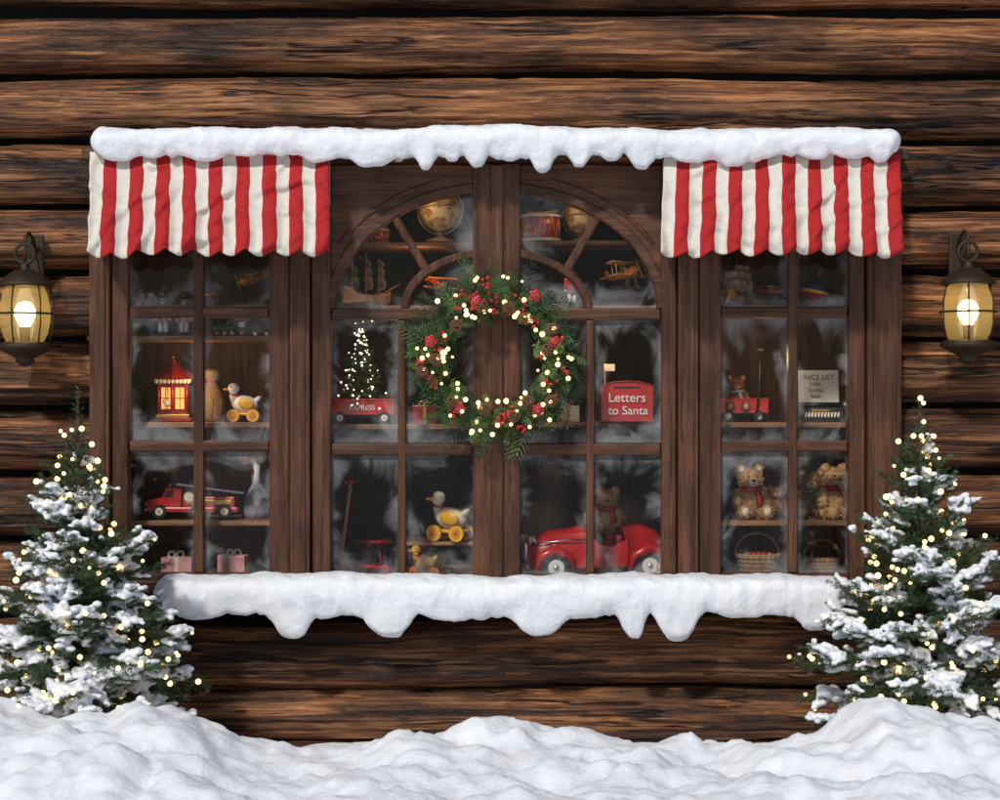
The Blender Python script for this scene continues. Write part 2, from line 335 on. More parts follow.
# ---------------- snow ledges
def ledge(name,u0,u1,vtop,drip,y0,y1,seed,n=620,thick=.11):
    m=44; vs=[]; x0=P(u0,0,y0).x; x1=P(u1,0,y0).x
    for i in range(n+1):
        s=i/n; x=x0+(x1-x0)*s; e=min(s,1-s)*(x1-x0); tp=min(1,math.sqrt(max(0,1-(1-min(1,e/.07))**2)))
        tp=max(tp,.02)
        u=500+x*200/K(y0)
        zt=P(0,vtop,y0).z+.018*noise.noise(Vector((x*1.7,seed,0)))+.010*noise.noise(Vector((x*6,seed,0)))
        dr=drip(u); th=thick*(1+.18*noise.noise(Vector((x*2.3,seed+5,2))))
        hz=th/2; zc=zt-hz; yc=(y0+y1)/2; hy=(y1-y0)/2*(1+.06*noise.noise(Vector((x*3,seed,9))))
        for j in range(m):
            a=j*2*math.pi/m; ca,sa=math.cos(a),math.sin(a)
            y=yc+hy*math.copysign(abs(ca)**.8,ca)*(.35+.65*tp); z=zc+hz*tp*math.copysign(abs(sa)**.8,sa)
            if sa<0.25:
                w=math.exp(-((y-(y0+.035))/.035)**2)*min(1,(0.25-sa)/.9)
                z-=dr*w*tp*1.15
            p=Vector((x,y,z)); nn=noise.noise_vector(p*7+Vector((seed,0,0)))*.012+noise.noise_vector(p*18)*.007+noise.noise_vector(p*45)*.0025
            vs.append(tuple(p+nn*tp))
    vs=np.array(vs); i=np.arange(n)[:,None]*m; j=np.arange(m)[None,:]; j2=(j+1)%m
    f=np.stack([i+j,i+m+j,i+m+j2,i+j2],-1).reshape(-1,4)
    return npmesh(name,vs,f,[SNOW],smooth=True)
def dripf(lst,base,seed,amp,p=3):
    def f(u):
        d=base+amp*noise.noise(Vector((u*.03,seed,1)))+amp*.7*noise.noise(Vector((u*.09,seed,4)))
        for c,w,h in lst: d=max(d,base*.6+h*math.exp(-(abs((u-c)/w)**p)*.8))
        return max(0,d)/200
    return f
tl=[(115,18,8),(150,12,4),(205,18,7),(250,12,4),(318,16,9),(372,20,10),(425,9,15),(452,8,8),(478,10,14),(505,16,9),(542,11,17),(580,10,12),(612,10,8),(642,12,16),(690,18,6),(735,14,8),(770,10,4),(816,14,8),(850,15,5),(882,10,7)]
ledge('window_header_snow',86,905,124,dripf(tl,5,2.2,5),-.27,.06,1.5,thick=.135)
bl=[(200,30,8),(240,14,8),(290,20,24),(325,14,6),(388,22,23),(440,22,5),(540,24,20),(585,18,6),(634,12,24),(680,20,26),(742,24,8),(818,20,18)]
ledge('window_sill_snow',150,850,577,dripf(bl,7,5.2,5),-.31,.0,4.5,thick=.165)
# ---------------- awnings
CR=M('awning_red_canvas',(.42,.010,.012),.85,var=.2,ns=30,bump=.1); CW=M('awning_cream_canvas',(.70,.66,.58),.85,var=.08,ns=30,bump=.1)
def awning(ut0,ut1,ub0,ub1,ns,first,seed):
    per=10; nx=ns*per; ny=50; vs=[];fs=[];mi=[]
    for j in range(ny+1):
        t=j/ny
        for i in range(nx+1):
            s=i/nx
            yy=-.13-.28*min(t/.86,1)**.9; vb=250+6*abs(math.sin(math.pi*s*ns/2+.3))+4*noise.noise(Vector((s*5,seed,0)))
            uu=(ut0+(ut1-ut0)*s)*(1-t)+(ub0+(ub1-ub0)*s)*t; vv=153+(vb-153)*t
            uu+=2.0*noise.noise(Vector((s*7,t*4,seed+2)))*math.sin(math.pi*s)
            p=P(uu,vv,yy)
            fold=.022*math.sin(math.pi*s*ns)*t**1.2
            wr=.026*noise.noise(Vector((s*3.2,t*4.5+s*1.5,seed)))+.018*noise.noise(Vector((s*8,t*9+s*5,seed+3)))
            c_=abs(noise.noise(Vector((s*4,t*3+s*3,seed+8)))); cr=.028*(1-c_*5) if c_<.2 else 0
            p.y+=fold+wr-cr; p.z+=.4*wr; vs.append(tuple(p))
    for j in range(ny):
        for i in range(nx):
            a=j*(nx+1)+i; fs.append((a,a+1,a+nx+2,a+nx+1)); mi.append((i//per+first)%2)
    o=npmesh('awning',vs,fs,[CR,CW],mi,smooth=True)
    for uu,ub in((ut0,ub0),(ut1,ub1)):
        b=B('awning_side'); a=P(uu,153,-.13);c=P(ub,238,-.40); w=Vector((a.x,-.07,c.z)); 
        b.raw([a,(a.x,-.07,a.z),w,c],[[0,1,2,3]],CW); b.done(parent=o)
    b=B('awning_rod'); b.cyl(P(ub0+3,243,-.34),P(ub1-3,243,-.34),.008,BLK); b.done(parent=o)
    md=o.modifiers.new('s','SOLIDIFY'); md.thickness=.004
    return o
awning(91,329,88,330,18,1,1.0); awning(664,899,660,903,18,1,5.0)
# ---------------- needles engine
def needles(P0,P1,dens,nl,nw,fwd=.6,flat=None,spread=1.0):
    L=np.linalg.norm(P1-P0,axis=1); n=np.maximum(1,(L*dens).astype(int)); idx=np.repeat(np.arange(len(L)),n); m=len(idx)
    t=rng.random(m)[:,None]; ax=((P1-P0)/L[:,None])[idx]; p=P0[idx]*(1-t)+P1[idx]*t
    r=rng.normal(size=(m,3)); 
    if flat is not None: 
        fl=flat[idx]; r=r-fl*np.sum(r*fl,1,keepdims=True)*.8
    r-=ax*np.sum(r*ax,1,keepdims=True); r/=np.linalg.norm(r,axis=1,keepdims=True)+1e-9
    d=ax*fwd+r*spread; d/=np.linalg.norm(d,axis=1,keepdims=True); ln=nl*(.7+.6*rng.random((m,1)))
    if flat is not None: sd=np.cross(d,flat[idx]+rng.normal(size=(m,3))*.3)
    else: sd=np.cross(d,rng.normal(size=(m,3)))
    sd/=np.linalg.norm(sd,axis=1,keepdims=True)+1e-9
    v=np.stack([p-sd*nw/2,p+sd*nw/2,p+d*ln],1).reshape(-1,3); f=np.arange(3*m).reshape(-1,3); return v,f,idx
def sticks(P0,P1,r0,r1):
    ax=P1-P0; ax/=np.linalg.norm(ax,axis=1,keepdims=True); a=np.cross(ax,np.array([.3,.2,.93])); a/=np.linalg.norm(a,axis=1,keepdims=True); c=np.cross(ax,a)
    vs=[]
    for Pp,r in((P0,r0),(P1,r1)):
        for k in range(3):
            t=k*2*math.pi/3; vs.append(Pp+(a*math.cos(t)+c*math.sin(t))*r[:,None])
    v=np.stack(vs,1).reshape(-1,3); n=len(P0); o=np.arange(n)[:,None]*6
    f=np.concatenate([o+np.array([[k,(k+1)%3,3+(k+1)%3,3+k]]) for k in range(3)]); return v,f
def ico(sub):
    b=bmesh.new(); bmesh.ops.create_icosphere(b,subdivisions=sub,radius=1); v=np.array([x.co[:] for x in b.verts]); f=np.array([[x.index for x in q.verts] for q in b.faces]); b.free(); return v,f
icv,icf=ico(1); ic2v,ic2f=ico(2)
def blobs(C,R,bv=icv,bf=icf):
    C=np.asarray(C);R=np.asarray(R); 
    if R.ndim==1: R=np.repeat(R[:,None],3,1)
    v=(C[:,None,:]+bv[None]*R[:,None,:]).reshape(-1,3); f=(np.arange(len(C))[:,None,None]*len(bv)+bf[None]).reshape(-1,3); return v,f
def fir(name,base,H,R,seed,nl=.021,nw=.0030,snow=True,nb=190,bulb=BULB,br=.0105,dens=300,lv=20,per=10,vox=.0065):
    rg=np.random.default_rng(seed); root=empty(name,base); segs=[];sn=[];tips=[]
    for li in range(lv):
        t=li/(lv-1); z=H*(.03+.83*t); rad=R*(1-t)**.80+.045*H*.6; nbm=max(5,int(per*(1-.4*t)))
        for k in range(nbm):
            az=2*math.pi*(k+rg.random()*.7)/nbm+li*1.3; ln=rad*(.70+.5*rg.random()); el0=math.radians(-10+52*t+rg.normal()*9); curl=math.radians(20+14*rg.random())
            p=np.array([0,0,z+rg.normal()*.025*H*.5]); ns=7; pts=[p]; 
            droop=(0.30*rg.random() if t<.7 else .05)
            for s in range(ns):
                e=el0+curl*(s/ns)**1.5-droop*math.sin(s/ns*3.1); d=np.array([math.cos(az)*math.cos(e),math.sin(az)*math.cos(e),math.sin(e)]); p=p+d*ln/ns; pts.append(p)
            side=np.array([-math.sin(az),math.cos(az),0.])
            for s in range(ns):
                segs.append((pts[s],pts[s+1],.0045*(1-s/ns)+.0012))
                if s>=1: sn.append((pts[s],pts[s+1],s/ns))
            d=(pts[-1]-pts[0])/ln; m=max(3,int(ln/.030))
            for q in range(m):
                f=.12+.86*(q+rg.random()*.5)/m; ii=min(ns-1,int(f*ns)); bp=pts[ii]+(pts[ii+1]-pts[ii])*(f*ns-ii)
                for sg in(-1,1):
                    l2=min(.17,ln*.48)*(1-f*.66)*(.7+.5*rg.random()); dd=d*.72+side*sg*.72+np.array([0,0,.08+rg.normal()*.28]); dd/=np.linalg.norm(dd); e=bp+dd*l2*.6; e2=e+(dd+np.array([0,0,-.08]))*l2*.4
                    segs.append((bp,e,.0014));segs.append((e,e2,.001)); sn.append((bp,e2,f)); tips.append(e2)
                    for w in range(int(l2/.028)):
                        g=.3+.55*rg.random(); c0=bp+(e2-bp)*g; d3=dd+side*rg.choice([-1,1])*.7+d*.3+np.array([0,0,rg.normal()*.2]); d3/=np.linalg.norm(d3); c1=c0+d3*l2*.42; segs.append((c0,c1,.001)); sn.append((c0,c1,f))
            tips.append(pts[-1])
    segs.append((np.array([0,0,H*.86]),np.array([0,0,H*1.0]),.003))
    for s in range(14):
        zz=H*(.84+.0105*s); l=.10*(1-s/15); a=s*2.4; segs.append((np.array([0,0,zz]),np.array([math.cos(a)*l*.55,math.sin(a)*l*.55,zz+l*.7]),.0014)); tips.append(segs[-1][1])
    P0=np.array([s[0] for s in segs]);P1=np.array([s[1] for s in segs]); r=np.array([s[2] for s in segs])
    v,f,idx=needles(P0,P1,dens,nl,nw,.8); mi=rg.choice(3,size=len(f),p=[.36,.42,.22]); npmesh('needles',v,f,[G1,G2,G3],mi,parent=root)
    v,f=sticks(P0,P1,r,r*.7); npmesh('branches',v,f,[BARK],smooth=True,parent=root)
    b=B('trunk'); b.cyl((0,0,-.25),(0,0,H*.95),.026*H,BARK,.003,12); b.done(parent=root)
    if snow:
        C=[];RR=[]
        for a,c,fq in sn:
            l=np.linalg.norm(c-a); mid=(a+c)/2; mk=noise.noise(Vector(mid)*6.5+Vector((seed,0,0)))+.35*noise.noise(Vector(mid)*19)
            hf=a[2]/H
            if mk<.09+.28*max(0,hf-.5) or rg.random()<.25: continue
            k=max(1,int(l/.011))
            for q in range(k):
                if rg.random()<.12: continue
                g=(q+rg.random())/k; rr=(.0095+.010*rg.random())*(1.3 if mk>.3 else 1)*(1.0-.35*hf); p=a+(c-a)*g
                C.append(p+np.array([rg.normal()*.005,rg.normal()*.005,rr*.9+.003])); RR.append([rr*1.2,rr*1.2,rr*.8])
        v,f=blobs(C,RR); o=npmesh('branch_snow',v,f,[SNOW],smooth=True,parent=root)
        md=o.modifiers.new('r','REMESH'); md.mode='VOXEL'; md.voxel_size=vox; md.use_smooth_shade=True
        md=o.modifiers.new('sm','SMOOTH'); md.iterations=1; md.factor=.5
    tips=np.array(tips); tips=tips[(tips[:,1]<.10)|(rg.random(len(tips))<.25)]; sel=tips[rg.choice(len(tips),min(nb,len(tips)),replace=False)]
    sel=sel*np.array([1.02,1.04,1])+rg.normal(size=sel.shape)*.006+np.array([0,-.014,.008]); v,f=blobs(sel,np.full(len(sel),br)*(.7+.65*rg.random(len(sel))),ic2v,ic2f); npmesh('fairy_lights',v,f,[bulb],smooth=True,parent=root)
    return root
fir('fir_tree',P(78,722,-.75),1.53,.50,11)
fir('fir_tree',P(920,722,-.75),1.51,.50,23)
# ---------------- wreath
def wreath():
    root=empty('christmas_wreath',P(496,358,-.09)); rg=np.random.default_rng(5); S=.005*.99; segs=[];nrm=[];mats=[]
    for i in range(470):
        th=rg.random()*2*math.pi; r0=rg.uniform(46,72)*S; y=-rg.random()*.12+.02
        ro=np.array([math.cos(th),0,math.sin(th)]); tg=np.array([math.sin(th),0,-math.cos(th)])
        out=rg.uniform(-.7,1.2); d=tg*rg.uniform(.3,1.0)+ro*out+np.array([0,-rg.random()*.7,0]); d/=np.linalg.norm(d)
        L=(rg.uniform(15,36)+(13 if rg.random()<.12 else 0) if out>0 else rg.uniform(12,20))*S; p=ro*r0+np.array([0,y,0]); 
        nm=np.array([rg.normal()*.45,-1,rg.normal()*.45]); nm-=d*nm.dot(d); nm/=np.linalg.norm(nm); sd=np.cross(nm,d)
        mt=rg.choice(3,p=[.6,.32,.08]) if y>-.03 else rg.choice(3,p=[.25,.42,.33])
        nseg=5; pts=[p]; dd=d.copy()
        for k in range(nseg): dd=dd+np.array([0,0,-.05])+rg.normal(size=3)*.05; dd/=np.linalg.norm(dd); pts.append(pts[-1]+dd*L/nseg)
        for k in range(nseg): segs.append((pts[k],pts[k+1])); nrm.append(nm); mats.append(mt)
        for k in range(1,8):
            f=k/8; q=pts[int(f*nseg)]+(pts[min(nseg,int(f*nseg)+1)]-pts[int(f*nseg)])*(f*nseg%1); 
            for sg in(-1,1):
                l=L*.38*(1-f*.6)*rg.uniform(.7,1.2); e=q+(dd*.75+sd*sg*.7)*l; segs.append((q,e)); nrm.append(nm); mats.append(mt)
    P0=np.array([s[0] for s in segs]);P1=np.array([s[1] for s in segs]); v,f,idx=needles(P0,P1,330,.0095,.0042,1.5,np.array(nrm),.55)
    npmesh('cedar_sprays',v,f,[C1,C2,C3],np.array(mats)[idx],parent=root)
    b=B('vine_ring'); b.tor((0,0,0),60*S,.028,BARK,(0,1,0)); b.done(parent=root)
    C=[]
    for i in range(85):
        th=rg.random()*2*math.pi; r=rg.uniform(42,82)*S; C.append((r*math.cos(th),-.12-.05*rg.random(),r*math.sin(th)))
    v,f=blobs(C,np.full(len(C),.009)*rg.uniform(.7,1.5,len(C)),ic2v,ic2f); npmesh('fairy_lights',v,f,[BULB],smooth=True,parent=root)
    C=[];RR=[]
    for i in range(30):
        th=rg.random()*2*math.pi; r=rg.uniform(46,76)*S; c=np.array((r*math.cos(th),-.12-.03*rg.random(),r*math.sin(th)))
        for k in range(rg.integers(3,7)): C.append(c+rg.normal(size=3)*.013); RR.append(rg.uniform(.007,.0125))
    v,f=blobs(C,np.array(RR),ic2v,ic2f); npmesh('berries',v,f,[BERRY],smooth=True,parent=root)
    # red fabric rosettes
    b=B('red_roses')
    for i,(th,r) in enumerate([(2.9,66),(1.0,72),(.25,60),(-.9,66),(-2.2,62),(1.9,58)]):
        c=Vector((r*S*math.cos(th),-.155,r*S*math.sin(th)))
        for lay in range(3):
            for k in range(5):
                a=k*2*math.pi/5+lay*.6; rr=.021-.006*lay; b.sph(c+Vector((rr*math.cos(a),-.006*lay,rr*math.sin(a))),(.013-.002*lay,.006,.013-.002*lay),BERRY,(0,0,0),8)
    b.done(parent=root)
    b=B('pinecones'); 
    for i in range(13):
        th=i*2*math.pi/13+rg.normal()*.2; r=rg.uniform(48,74)*S; c=Vector((r*math.cos(th),-.15,r*math.sin(th))); ax=Vector(rg.normal(size=3)); ax.y=-abs(ax.y)-.5; ax.normalize(); Xm=zrot(ax)
        for lyr in range(8):
            z=-.024+lyr*.0074; rr=.025*math.sin(math.pi*(lyr+1.2)/9.5)+.003
            for k in range(8):
                a=k*math.pi/4+lyr*.4; q=c+Xm@Vector((rr*math.cos(a),rr*math.sin(a),z)); b.sph(q,(.0075,.0075,.004),CONE,seg=6)
    b.done(parent=root)
wreath()
# ---------------- wall lanterns
def lanternglass():
    m,nt,b=newmat('lantern_glass'); L=nt.links.new
    tr=N(nt,'ShaderNodeBsdfTransparent'); em=N(nt,'ShaderNodeEmission'); em.inputs['Color'].default_value=(1,.60,.12,1); em.inputs['Strength'].default_value=.7
    m.cycles.emission_sampling='NONE'
    tl=N(nt,'ShaderNodeBsdfTranslucent'); tl.inputs['Color'].default_value=(.95,.72,.32,1); gl=N(nt,'ShaderNodeBsdfGlossy'); gl.inputs['Roughness'].default_value=.08
    a=N(nt,'ShaderNodeMixShader'); a.inputs[0].default_value=.5; L(em.outputs[0],a.inputs[1]); L(tl.outputs[0],a.inputs[2])
    c=N(nt,'ShaderNodeMixShader'); c.inputs[0].default_value=.26; L(tr.outputs[0],c.inputs[1]); L(a.outputs[0],c.inputs[2])
    d=N(nt,'ShaderNodeMixShader'); d.inputs[0].default_value=.05; L(c.outputs[0],d.inputs[1]); L(gl.outputs[0],d.inputs[2]); L(d.outputs[0],nt.nodes['Material Output'].inputs['Surface']); return m
LG=lanternglass(); LB=M('lantern_bulb',(1,.82,.45),.5,emit=9,bump=0)
def lantern(u,v):
    c=P(u,v,-.22); k=.005*K(-.22)*1.08; root=empty('wall_lantern',c); b=B('lantern_body')
    b.lathe([(0,48),(3,47),(5,44),(4,42),(10,40),(20,33),(25,28),(26,26),(22,25),(0,25)],IRON)
    b.lathe([(0,-26),(20,-26),(25,-28),(26,-31),(22,-34),(14,-38),(8,-41),(9,-44),(5,-47),(0,-49)],IRON)
    b.tor((0,0,56),9,1.7,IRON,(0,1,0)); b.tor((0,0,0),25.5,1.0,IRON)
    for i in range(6):
        a=i*math.pi/3+.3; b.tube([(22*math.cos(a),22*math.sin(a),26),(25.5*math.cos(a),25.5*math.sin(a),10),(25.5*math.cos(a),25.5*math.sin(a),-10),(22*math.cos(a),22*math.sin(a),-27)],.8,IRON,6)
    b.tube([(0,0,64),(0,3,72),(0,14,76),(0,28,72),(0,37,60)],2,IRON); b.tube([(0,37,60),(0,20,50),(0,14,64),(0,26,68)],1.2,IRON)
    b.box((0,39,55),(16,4,44),IRON,1.5); b.cyl((0,0,47),(0,0,66),1.6,IRON)
    b.cyl((0,0,-27),(0,0,-12),5,IRON); b.done(scale=k,parent=root)
    g=B('lantern_glass'); g.lathe([(17,26),(21,16),(23,4),(23,-6),(21,-17),(17,-26)],LG); g.done(scale=k,parent=root)
    g=B('bulb'); g.lathe([(0,12),(6,10),(9.5,4),(9.5,-2),(6,-9),(3,-14)],LB); g.done(scale=k,parent=root)
    l=bpy.data.lights.new('lantern_light','POINT'); l.energy=26; l.color=(1,.60,.18); l.shadow_soft_size=.045; lo=bpy.data.objects.new('lantern_light',l); scene.collection.objects.link(lo); lo.parent=root; lo.location=(0,-.0,.02)
lantern(25,314); lantern(968,312)
# ---------------- toys (built in px units, 1 px = 5 mm, base at z=0)
def put(b,u,v,y=.35,s=1.0,rz=0,ry=0): return b.done(loc=P(u,v,y)+Vector((0,0,.001)),scale=.005*K(y)*s,rz=rz,ry=ry)
def text(par,txt,size,loc,mat,name='lettering'):
    c=bpy.data.curves.new(name,'FONT'); c.body=txt; c.size=size; c.align_x='CENTER'; c.extrude=.15; t=bpy.data.objects.new(name,c); scene.collection.objects.link(t)
    me=bpy.data.meshes.new_from_object(t); bpy.data.objects.remove(t); me.materials.clear(); me.materials.append(mat); o=bpy.data.objects.new(name,me); scene.collection.objects.link(o); o.parent=par; o.location=loc; o.rotation_euler=(math.pi/2,0,0)
def glow(par,loc,e,name):
    l=bpy.data.lights.new(name,'POINT'); l.energy=e; l.color=(1,.66,.34); l.shadow_soft_size=.06; lo=bpy.data.objects.new(name,l); scene.collection.objects.link(lo); lo.parent=par; lo.location=loc
def soldier():
    b=B('toy_soldier'); b.box((0,0,1),(13,9,2),BLK); 
    for x in(-2.6,2.6): b.cyl((x,0,2),(x,0,16),2.3,WHITE); b.sph((x,-1.2,3),(2.5,3.6,1.8),BLK)
    b.lathe([(5,15),(5.6,20),(5,26),(5.8,30),(3,32)],RED); b.cyl((0,0,18.5),(0,0,20),5.7,BLK)
    for x in(-1,1): b.cyl((x*7,0,30),(x*7.2,-1,19),1.9,RED); b.sph((x*7.2,-1,18),2,SKIN); b.sph((x*6.5,0,30.5),(2.6,2.6,1.4),BRS)
    b.sph((0,0,35.5),(3.7,3.6,4),SKIN); b.box((0,-3.4,33.6),(2.6,1,1.6),WHITE,.2); b.sph((0,-3.8,35.4),.8,SKIN)
    for x in(-1.4,1.4): b.sph((x,-3.2,36.6),.55,BLK)
    b.cyl((0,0,38),(0,0,47),4,BLK,4.6); b.cyl((0,-.6,38),(0,-.6,38.8),4.8,BRS); b.sph((0,-4.2,43),1.4,BRS); b.sph((0,0,48),(1,1,2.5),RED); return b
put(soldier(),163,337,.2); put(soldier(),184,337,.24,.96); put(soldier(),572,307,.25,.9)
def biplane(c1,c2):
    b=B('toy_biplane'); b.tube([(-26,0,1),(-16,0,0),(0,0,0),(12,0,0),(17,0,0)],[1.4,3,5,5.2,4],c1); b.cyl((17,0,0),(20,0,0),3.5,STL); b.box((21,0,0),(1,2,20),TW,.3,(20,0,0)); b.sph((21,0,0),1.6,BRS)
    b.box((6,0,9),(11,52,1.2),c2,.5); b.box((6,0,-4),(11,48,1.2),c2,.5)
    for y in(-20,-8,8,20):
        for x in(3,9): b.cyl((x,y,-4),(x,y,9),.5,TW,seg=6)
    b.box((-23,0,1),(7,20,1),c2,.4); b.prism([(-27,1),(-19,1),(-24,10),(-28,9)],-.6,.6,c1)
    for y in(-6,6): b.cyl((8,y-.8,-12),(8,y+.8,-12),3.6,BLK); b.cyl((8,y,-12),(8,y*.6,-3),.6,STL,seg=6)
    b.sph((-2,0,6),2.6,TW); b.cyl((6,0,10),(6,0,60),.2,BLK,seg=4); return b
put(biplane(ORG,TW),250,280,.26,.72,rz=-140,ry=12); put(biplane(ORG,TW),625,274,.25,1.0,rz=-50,ry=-12); put(biplane(RED,ORG),438,284,.25,.72,rz=-55,ry=15)
def wheel(b,x,y,z,r,mat,hub,w=2): b.cyl((x,y-w/2,z),(x,y+w/2,z),r,mat); b.cyl((x,y-w/2-.4,z),(x,y+w/2+.4,z),r*.55,hub); b.cyl((x,y-w/2-.8,z),(x,y+w/2+.8,z),r*.18,BRS,seg=8)
def train():
    b=B('toy_train'); b.cyl((-18,0,9),(6,0,9),5,GRNP); b.cyl((-19,0,9),(-17.5,0,9),5.4,BRS); b.box((11,0,10.5),(11,11,13),BLK,.8); b.box((11,0,18),(14,13,1.6),RED,.5); b.box((11,-5.3,12.5),(6,.8,5),CREAM,.2)
    b.cyl((-14,0,13),(-14,0,20),1.6,BLK,2.6); b.sph((-5,0,14.5),(2.2,2.2,2),BRS); b.box((-1,0,4),(38,9,2),BLK,.4); b.prism([(-26,0),(-20,0),(-20,5)],-4,4,RED)
    for x in(-15,-7,1,11): wheel(b,x,-5.5,3.6,3.6,BLK,RED); wheel(b,x,5.5,3.6,3.6,BLK,RED)
    b.box((31,0,7),(20,10,8),BLK,.6); b.box((31,0,11.5),(18,8,2),BRN)
    for x in(25,37): wheel(b,x,-5.5,3,3,BLK,BRS)
    b.cyl((18,0,4),(22,0,4),.6,STL,seg=6); return b
put(train(),232,337,.22,.95)
def toyhouse():
    b=B('toy_carousel_lantern'); b.box((0,0,2),(38,30,4),DRED,1); b.box((0,0,6),(34,26,4),BRS,.8)
    for x in(-14,0,14): b.cyl((x,-11,8),(x,-11,40),1.3,RED,seg=10)
    for x in(-14,14): b.cyl((x,11,8),(x,11,40),1.3,RED,seg=10)
    b.box((0,3,24),(27,14,32),DRED,.6); b.box((-7,-4.2,24),(9,.8,22),AMB,.2); b.box((7,-4.2,24),(9,.8,22),AMB,.2)
    for x in(-7,7): b.box((x,-4.9,24),(.8,.6,22),BLK,.1); b.box((x,-4.9,24),(9,.6,.8),BLK,.1)
    b.box((0,0,42),(38,30,4),BRS,1); b.lathe([(26,44),(20,48),(8,56),(3,60),(3,63),(0,66)],DRED,seg=4,smooth=False); b.sph((0,0,66),2,BRS)
    for x in range(-16,17,4): b.sph((x,-15,41),(2,1,2.4),CREAM,seg=8)
    b.sph((-5,-8,18),(3.5,2,2.5),WHITE); b.cyl((-5,-8,9),(-5,-8,38),.5,BRS,seg=6); b.sph((-8.5,-8,21),(1.5,1.2,2.2),WHITE); return b
w=put(toyhouse(),173,422,.36,.98,rz=8); glow(w,(22,-34,44),1.5,'toy_lantern_glow')
def sack():
    b=B('cloth_sack'); b.lathe([(0,0),(10,0),(12.5,4),(13,14),(11,26),(6,34),(4,37),(7,42),(9,47),(7,46),(3,40)],BURL); b.tor((0,0,37),4.6,1,RED)
    for i in range(9): a=i*.7; b.tube([(12.4*math.cos(a),12.4*math.sin(a),4),(12.6*math.cos(a+.1),12.6*math.sin(a+.1),18),(5*math.cos(a),5*math.sin(a),35)],.8,BURL,5)
    return b
put(sack(),211,422,.4,1.1)
def duck(body=WHITE,base=YEL):
    b=B('toy_duck_on_wheels'); b.box((0,0,8),(32,14,3),base,1.2)
    for x in(-10,10): 
        for y in(-8.5,8.5): wheel(b,x,y,6.5,6.5,base,ORG,2.5)
    b.sph((1,0,18),(14,8.5,9),body,(0,8,0)); b.sph((13,0,22),(6,4,3),body,(0,-40,0)); b.tube([(-8,0,20),(-11,0,27),(-10,0,33)],[5.5,4,4],body); b.sph((-10.5,0,34),(6,5.4,5.6),body)
    b.sph((-17.5,0,33),(4.2,2.8,1.5),ORG); b.sph((-13,-4.6,36),.9,BLK); b.sph((3,-8,18.5),(8.5,2,5.5),YEL,(0,12,0)); b.tor((-9.5,0,27.5),4.8,1,RED,(.2,0,1)); return b
put(duck(),244,422,.3,.98); put(duck(CREAM,YEL),450,541,.34,1.25,rz=-25); put(duck(YEL,ORG),424,577,.3,.8,rz=20)
def firetruck():
    b=B('toy_fire_truck'); b.box((0,0,8),(84,20,5),RED,1.2); b.prism([(-42,8),(-42,17),(-28,19),(-24,28),(-10,28),(-10,8)],-9.5,9.5,RED,.8); b.prism([(-26.5,19.5),(-23,26),(-17.5,26),(-17.5,19.5)],-10,10,BLK); b.box((15,0,15),(48,19,10),RED,1.2); b.box((15,-9.8,15),(42,.8,4),BRS,.2)
    for x in(-30,5,30): wheel(b,x,-10.5,6.5,6.5,BLK,CREAM,3.5); wheel(b,x,10.5,6.5,6.5,BLK,CREAM,3.5)
    for y in(-4,4): b.cyl((-16,y,31),(46,y,23),.8,WHITE,seg=8)
    for i in range(15): x=-14+i*4; b.cyl((x,-4,30.8-i*.52),(x,4,30.8-i*.52),.5,WHITE,seg=6)
    b.sph((-22,0,30),(2,2,2.2),BRS); b.sph((-42.5,-6,13),1.8,CREAM); b.sph((-42.5,6,13),1.8,CREAM); b.box((-43,0,8),(2,20,3),STL,.5); b.cyl((-3,-10.5,20),(-3,-9,20),4.5,CREAM); return b
put(firetruck(),194,518,.26,1.08)
def goose():
    b=B('toy_goose'); b.lathe([(0,0),(14,0),(15,6),(12,18),(8,28),(4.5,34)],GING); b.tube([(0,0,32),(-1,0,42),(0,0,50),(-1,0,56)],[5,4,4,4.5],WHITE); b.sph((-1,0,57),(6,5.4,5.6),WHITE); b.tube([(-6,0,56),(-12,0,54),(-15,0,53)],[2.6,1.8,.6],ORG)
    b.sph((3,0,60),(7.5,8,7),SAIL); b.tor((-1,0,60),7.4,1.3,SAIL,(1,0,.35)); b.sph((-4,-4.8,58.5),.9,BLK)
    for s in(-1,1): b.sph((2,s*11,20),(5,4,10),WHITE,(0,0,0)); b.tube([(-3,-4,48),(-5,-6,40)],.8,RED,5)
    return b
put(goose(),257,518,.36,1.02)
